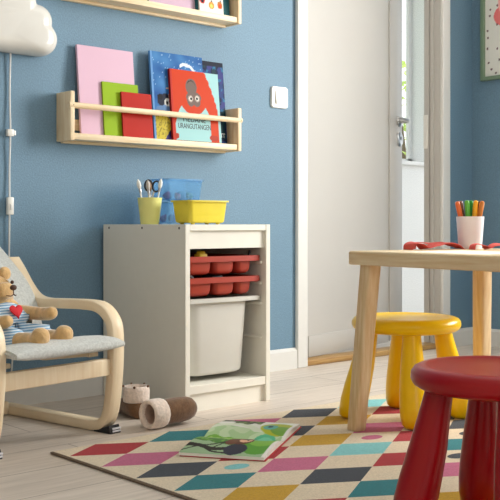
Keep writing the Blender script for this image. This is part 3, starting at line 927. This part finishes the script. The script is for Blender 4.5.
seat_c = [(.02, .214), (.05, .212), (.15, .198), (.23, .190), (.285, .215), (.325, .30), (.375, .372), (.45, .430), (.53, .488), (.60, .540)]
for xc in (-.335, -.05):
    sweep_band(b, [(p.y, p.z) for p in catmull([(0, a, c) for a, c in seat_c], 5)], xc - .016, xc + .016, .012)
obj('seat_support', b, M['birch'], ch, angle=50)
# cushion: one padded sheet bent at the seat
cc = [(-.066, .245), (-.01, .252), (.06, .243), (.13, .232), (.20, .222), (.245, .228), (.275, .262), (.297, .325), (.345, .390), (.42, .450), (.50, .508), (.60, .580)]
P = catmull([(0, a, c) for a, c in cc], 6)
lp = []
n = len(P)
for i, p in enumerate(P):
    t_ = (P[min(i + 1, n - 1)] - P[max(i - 1, 0)]).normalized(); nn = Vector((0, -t_.z, t_.y))
    q = min(1, min(i, n - 1 - i) / 5); th = .009 + .009 * math.sqrt(1 - (1 - q) ** 2)
    ring = []
    xl, xr = -.366, -.018
    m_ = 10
    for k in range(m_ + 1):
        f = k / m_; e = math.sqrt(max(0, 1 - (2 * f - 1) ** 6)); ring.append(Vector((xl + (xr - xl) * f, p.y, p.z)) + nn * th * max(.5, e))
    for k in range(m_, -1, -1):
        f = k / m_; e = math.sqrt(max(0, 1 - (2 * f - 1) ** 6)); ring.append(Vector((xl + (xr - xl) * f, p.y, p.z)) - nn * th * max(.5, e))
    lp.append(ring)
b = BM(); loft(b, lp); cu = obj('cushion', b, M['grey_wool'], ch, angle=70)
def edge_at(x):
    pts = []
    for i, p in enumerate(P[2:-2]):
        pts.append((x, p.y, p.z))
    return pts
for x in (-.367, -.017):
    b = BM(); tube(b, edge_at(x), .0035, 8); obj('piping', b, M['grey_wool'], cu)

# ------------------------------------------------------------------ plush bear on the chair (same local frame as the chair)
br = thing('teddy_bear', 'tan plush bear in a striped romper sitting on the grey chair cushion', 'soft toy',
           (-.303 + math.cos(CA) * -.215 - math.sin(CA) * .165, -.534 + math.sin(CA) * -.215 + math.cos(CA) * .143, .214), (R(-8), 0, CA))
br.scale = (1.18, 1.18, 1.18)
def skin(name, verts, edges, mat, parent, sub=2, root=0):
    me = bpy.data.meshes.new(name)
    me.from_pydata([v[:3] for v in verts], edges, [])
    o = bpy.data.objects.new(name, me); col.objects.link(o)
    sk = o.modifiers.new('skin', 'SKIN'); sk.use_smooth_shade = True
    o.modifiers.new('sub', 'SUBSURF').levels = sub
    for i, v in enumerate(verts):
        s = me.skin_vertices[0].data[i]; s.radius = (v[3], v[4] if len(v) > 4 else v[3]); s.use_root = (i == root)
    bpy.context.view_layer.update()
    dg = bpy.context.evaluated_depsgraph_get(); dg.update()
    me2 = bpy.data.meshes.new_from_object(o.evaluated_get(dg))
    bpy.data.objects.remove(o)
    o = bpy.data.objects.new(name, me2); col.objects.link(o)
    me2.materials.clear(); me2.materials.append(mat)
    me2.polygons.foreach_set('use_smooth', [True] * len(me2.polygons))
    o.parent = parent
    return o
# x lateral, y: front is negative, z up from the seat
bv = [(0, .02, .038, .044), (0, .035, .085, .042), (0, .052, .116, .030), (0, .045, .152, .042), (0, .030, .165, .036),        # pelvis, belly, neck, head, brow
      (.034, .005, .034, .027), (.038, -.070, .034, .022), (.038, -.112, .030, .021), (.038, -.135, .030, .024), (.038, -.142, .058, .019),   # far leg, foot up
      (-.034, .005, .034, .027), (-.040, -.060, .034, .022), (-.034, -.118, .030, .021), (-.034, -.145, .030, .024), (-.034, -.152, .058, .019),
      (.036, .035, .102, .019), (.058, -.030, .090, .016), (.058, -.066, .086, .016), (.056, -.090, .090, .015),          # far arm
      (-.036, .035, .100, .019), (-.055, .000, .080, .016), (-.052, -.050, .076, .016), (-.048, -.072, .082, .014),        # near arm
      (0, .012, .148, .026), (0, -.006, .146, .018)]                                                                           # muzzle
be = [(0, 1), (1, 2), (2, 3), (3, 4), (0, 5), (5, 6), (6, 7), (7, 8), (8, 9), (0, 10), (10, 11), (11, 12), (12, 13), (13, 14),
      (2, 15), (15, 16), (16, 17), (17, 18), (2, 19), (19, 20), (20, 21), (21, 22), (3, 23), (23, 24)]
body = skin('body', bv, be, M['bear'], br)
for s in (-1, 1):
    b = BM(); sphere(b, (.036 * s, .050, .190), .016, .009, .016); obj('ear', b, M['bear'], br)
    b = BM(); sphere(b, (.019 * s, .0035, .166), .0042, u=12, v=8); obj('eye', b, M['bear_dark'], br)
b = BM(); sphere(b, (0, -.024, .152), .0085, .006, .0065, 14, 10); obj('nose', b, M['bear_dark'], br)
b = BM(); tube(b, [(0, -.0235, .146), (0, -.0230, .137)], .0012, 6); tube(b, [(-.013, -.014, .136), (-.006, -.0215, .134), (0, -.0225, .137), (.006, -.0215, .134), (.013, -.014, .136)], .0012, 6, 3); obj('mouth', b, M['bear_dark'], br)
rv = [(0, .010, .042, .064), (0, .026, .085, .058), (0, .044, .110, .044),
      (.036, .000, .035, .036), (.038, -.088, .035, .029), (-.036, .000, .035, .036), (-.040, -.088, .035, .029)]
rom = skin('romper', rv, [(0, 1), (1, 2), (0, 3), (3, 4), (0, 5), (5, 6)], M['stripes'], br)
hp = []
for k in range(28):
    a = 2 * PI * k / 28
    hp.append((.0011 * 16 * math.sin(a) ** 3 * .95, .0011 * (13 * math.cos(a) - 5 * math.cos(2 * a) - 2 * math.cos(3 * a) - math.cos(4 * a))))
b = BM(); loft(b, [[(x * s_, -y_, z * s_) for x, z in hp] for s_, y_ in ((1, 0), (1, .003), (.8, .0045))])
obj('heart_patch', b, M['heart'], br, (.002, -.024, .100), (R(-16), 0, 0))

# ------------------------------------------------------------------ slippers
def slipper(label, loc, rot, L=.166):
    t = thing('slipper', label, 'slipper', loc, rot, 'brown fleece slippers')
    # x = heel/opening (0) to toe (L)
    b = BM(); lp = []
    for f, r_ in ((.10, .033), (.25, .0345), (.45, .0355), (.65, .036), (.8, .034), (.9, .029), (.96, .021), (.99, .010)):
        lp.append([(L * f, r_ * 1.0 * math.cos(2 * PI * k / 28), r_ * math.sin(2 * PI * k / 28)) for k in range(28)])
    loft(b, lp, False, True); obj('upper', b, M['suede'], t, angle=70)
    b = BM(); lp = []
    for x, r_ in ((.048, .0345), (.047, .0385), (.040, .0405), (.020, .0410), (.004, .0405), (-.003, .0375), (-.004, .0335), (.000, .0290), (.010, .0270)):
        lp.append([(x, (r_ + .0014 * noise.noise((k * 1.3, x * 90, 1))) * math.cos(2 * PI * k / 40), (r_ + .0014 * noise.noise((k * 1.3, x * 90, 1))) * math.sin(2 * PI * k / 40)) for k in range(40)])
    loft(b, lp, False, False); obj('cuff', b, M['fleece'], t, angle=80)
    b = BM(); lp = []
    for x, r_ in ((.008, .0275), (.05, .0275), (.09, .026), (.115, .018), (.122, .006)):
        lp.append([(x, r_ * math.cos(2 * PI * k / 24), r_ * math.sin(2 * PI * k / 24)) for k in range(24)])
    loft(b, lp, False, True); obj('lining', b, M['lining'], t, angle=80)
    return t
slipper('brown slipper lying on its side with its fleece opening facing left', (-.209, -.566, .0408), (0, 0, R(3)))
# the second stands upright: foot lying back, cuff upwards
t = thing('slipper', 'brown slipper standing upright behind the lying one, next to the cabinet', 'slipper', (-.130, -.395, 0), (0, 0, R(78)), 'brown fleece slippers')
b = BM(); lp = []
for x, w_, h_ in ((-.040, .012, .030), (-.036, .026, .046), (-.020, .034, .056), (.02, .036, .056), (.06, .036, .048), (.09, .032, .042), (.108, .022, .034), (.115, .010, .022)):
    lp.append([(x, w_ * math.cos(2 * PI * k / 24), max(.0005, h_ / 2 + h_ / 2 * math.sin(2 * PI * k / 24) * 1.08)) for k in range(24)])
loft(b, lp); obj('upper', b, M['suede'], t, angle=70)
b = BM(); lathe(b, [(.033, .044), (.0375, .046), (.039, .056), (.039, .078), (.0375, .087), (.034, .091), (.030, .090), (.028, .082), (.027, .058)], 36, cap0=False, cap1=True); obj('cuff', b, M['fleece'], t, angle=70)
b = BM()
for k in range(5): sphere(b, (.037 * math.cos(k * 1.3), .037 * math.sin(k * 1.3), .091), .004, u=8, v=6)
obj('cuff_stitch', b, M['suede'], t)

# ------------------------------------------------------------------ open picture book on the rug
wv, hv = Vector((.834, .552, 0)), Vector((.552, -.834, 0))
ob = thing('open_book', 'open picture book lying face up on the rug, showing a green landscape', 'book', (-.126, -.866, RH), (0, 0, math.atan2(hv.y, hv.x)))
# local: x along the spine (to the right), y across both pages (away)
PWd, PHt = .200, .106
def page_z(s):                      # s from 0 at the spine to 1 at the free edge
    return .0045 + .015 * math.sin(min(1, s / .55) * PI / 2) ** .8 * (1 - .62 * max(0, (s - .3) / .7) ** 1.4)
def fn_land(u, v):                   # u across the spread (spine direction), v away
    n = noise.noise((u * 7, v * 7, 0)); k = noise.noise((u * 18, v * 18, 4))
    c = (214, 230, 214)
    if v > .55: c = (236, 240, 230)
    if .40 < v < .80 - .25 * u: c = (178, 212, 158) if n > -.1 else (204, 226, 186)
    if v > .62 and abs(v - .70 - .12 * math.sin(u * 6)) < .05: c = (226, 236, 214)
    hill = .44 + .10 * math.sin(u * 5 + .6) + .05 * n
    if v < hill: c = (126, 184, 78) if k < .15 else (168, 206, 116)
    if v < hill - .16: c = (70, 132, 48) if k < .2 else (112, 168, 64)
    if v < .30 - u * .2 + .05 * n: c = (160, 190, 150)
    if v > .86 - .1 * n and u < .55: c = (96, 128, 60) if k > 0 else (40, 56, 34)
    if v > .95 and u < .35: c = (26, 32, 26)
    # dark branch, lower left
    for a0, a1, bb, wd in ((.16, -.10, 0, .030), (.05, .55, 0, .012), (.20, -.35, 0, .012)):
        if u < .62 and abs(v - (a0 + a1 * u + .02 * math.sin(u * 14))) < wd: c = (32, 30, 26)
    if abs((v - .12) - 1.6 * (u - .33)) < .02 and .30 < u < .42: c = (34, 30, 26)
    # big green creature on the right
    if ell(u, v, .84, .26, .22, .22, .3): c = (92, 160, 54)
    if ell(u, v, .86, .34, .18, .13, .3): c = (128, 186, 70)
    # swirl
    if ell(u, v, .76, .47, .14, .12): c = (96, 196, 150)
    if ell(u, v, .77, .47, .10, .07): c = (130, 214, 176)
    # yellow-green bird with an eye, upper right
    if ell(u, v, .83, .74, .24, .17, -.3): c = (186, 196, 50)
    if ell(u, v, .90, .68, .16, .10, -.3): c = (120, 170, 60)
    if ell(u, v, .72, .76, .09, .08): c = (90, 180, 170)
    if ell(u, v, .71, .77, .035, .035): c = (20, 40, 44)
    # girl with brown hair
    if ell(u, v, .60, .12, .13, .11): c = (40, 46, 66)
    if ell(u, v, .57, .32, .15, .10): c = (96, 52, 32)
    if ell(u, v, .48, .27, .07, .07): c = (112, 60, 36)
    if ell(u, v, .62, .34, .075, .07): c = (236, 180, 150)
    if ell(u, v, .61, .41, .11, .05): c = (84, 44, 28)
    if ell(u, v, .645, .34, .012, .015): c = (30, 20, 20)
    if u > .955: c = (238, 236, 230)
    return c
for side in (-1, 1):
    b = BM()
    art_grid(b, lambda u, v: (-PHt + u * 2 * PHt, side * (PWd * v) , page_z(v)), 80, 70, (lambda u, v: fn_land(u, .5 + side * v / 2)))
    pg = obj('page', b, M['print'], ob, angle=80)
    b = BM()
    lp = []
    for k in range(21):
        s_ = k / 20
        y = side * PWd * s_ * (1 if k < 20 else 1); z = page_z(s_) - .0006
        lp.append([(-PHt + .001, y, .0030), (PHt - .001, y, .0030), (PHt - .001, y, max(z, .0036)), (-PHt + .001, y, max(z, .0036))])
    loft(b, lp); obj('page_block', b, M['paper_white'], ob, angle=80)
b = BM(); box(b, -PHt + .002, PHt + .0025, -PWd + .001, PWd + .001, .0003, .0028, .0008); obj('cover', b, tone('book cover red', (186, 36, 44)), ob)

# ------------------------------------------------------------------ light
sc_ = bpy.context.scene
wd = bpy.data.worlds.new('daylight'); sc_.world = wd; wd.use_nodes = True
bg = wd.node_tree.nodes['Background']; bg.inputs['Color'].default_value = (.93, .97, 1.0, 1); bg.inputs['Strength'].default_value = 1.5
def area(name, loc, rot, sx, sy, power, c=(1, 1, 1)):
    l = bpy.data.lights.new(name, 'AREA'); l.shape = 'RECTANGLE'; l.size = sx; l.size_y = sy; l.energy = power; l.color = c
    o = bpy.data.objects.new(name, l); col.objects.link(o); o.location = loc; o.rotation_euler = rot
    return o
# daylight arriving through the window in the right-hand wall
area('window_daylight', (XW + .13, (WY0 + WY1) / 2, (WZ0 + WZ1) / 2), (0, R(90), 0), WZ1 - WZ0, WY1 - WY0, 112, (1, .975, .93))
area('rear_fill_light', ((FX0 + FX1) / 2, -4.72, (FZ0 + FZ1) / 2), (R(90), 0, 0), FX1 - FX0, FZ1 - FZ0, 12, (1, .92, .83))  # added soft fill lamp, outside the added rear window
# ------------------------------------------------------------------ camera
cam = bpy.data.cameras.new('camera'); co = bpy.data.objects.new('camera', cam); col.objects.link(co)
co.location = (-1.780, -2.767, .56); co.rotation_euler = (R(90), 0, -0.731915)
cam.sensor_width = 36; cam.lens = 985.475 / 500 * 36
cam.shift_x = -9.17 / 500; cam.shift_y = -(250 - 224.4) / 500
cam.clip_start = .02
sc_.camera = co
sc_.view_settings.view_transform = 'Standard'; sc_.view_settings.look = 'None'
sc_.view_settings.exposure = 0.20; sc_.view_settings.gamma = 1; sc_.view_settings.use_curve_mapping = False
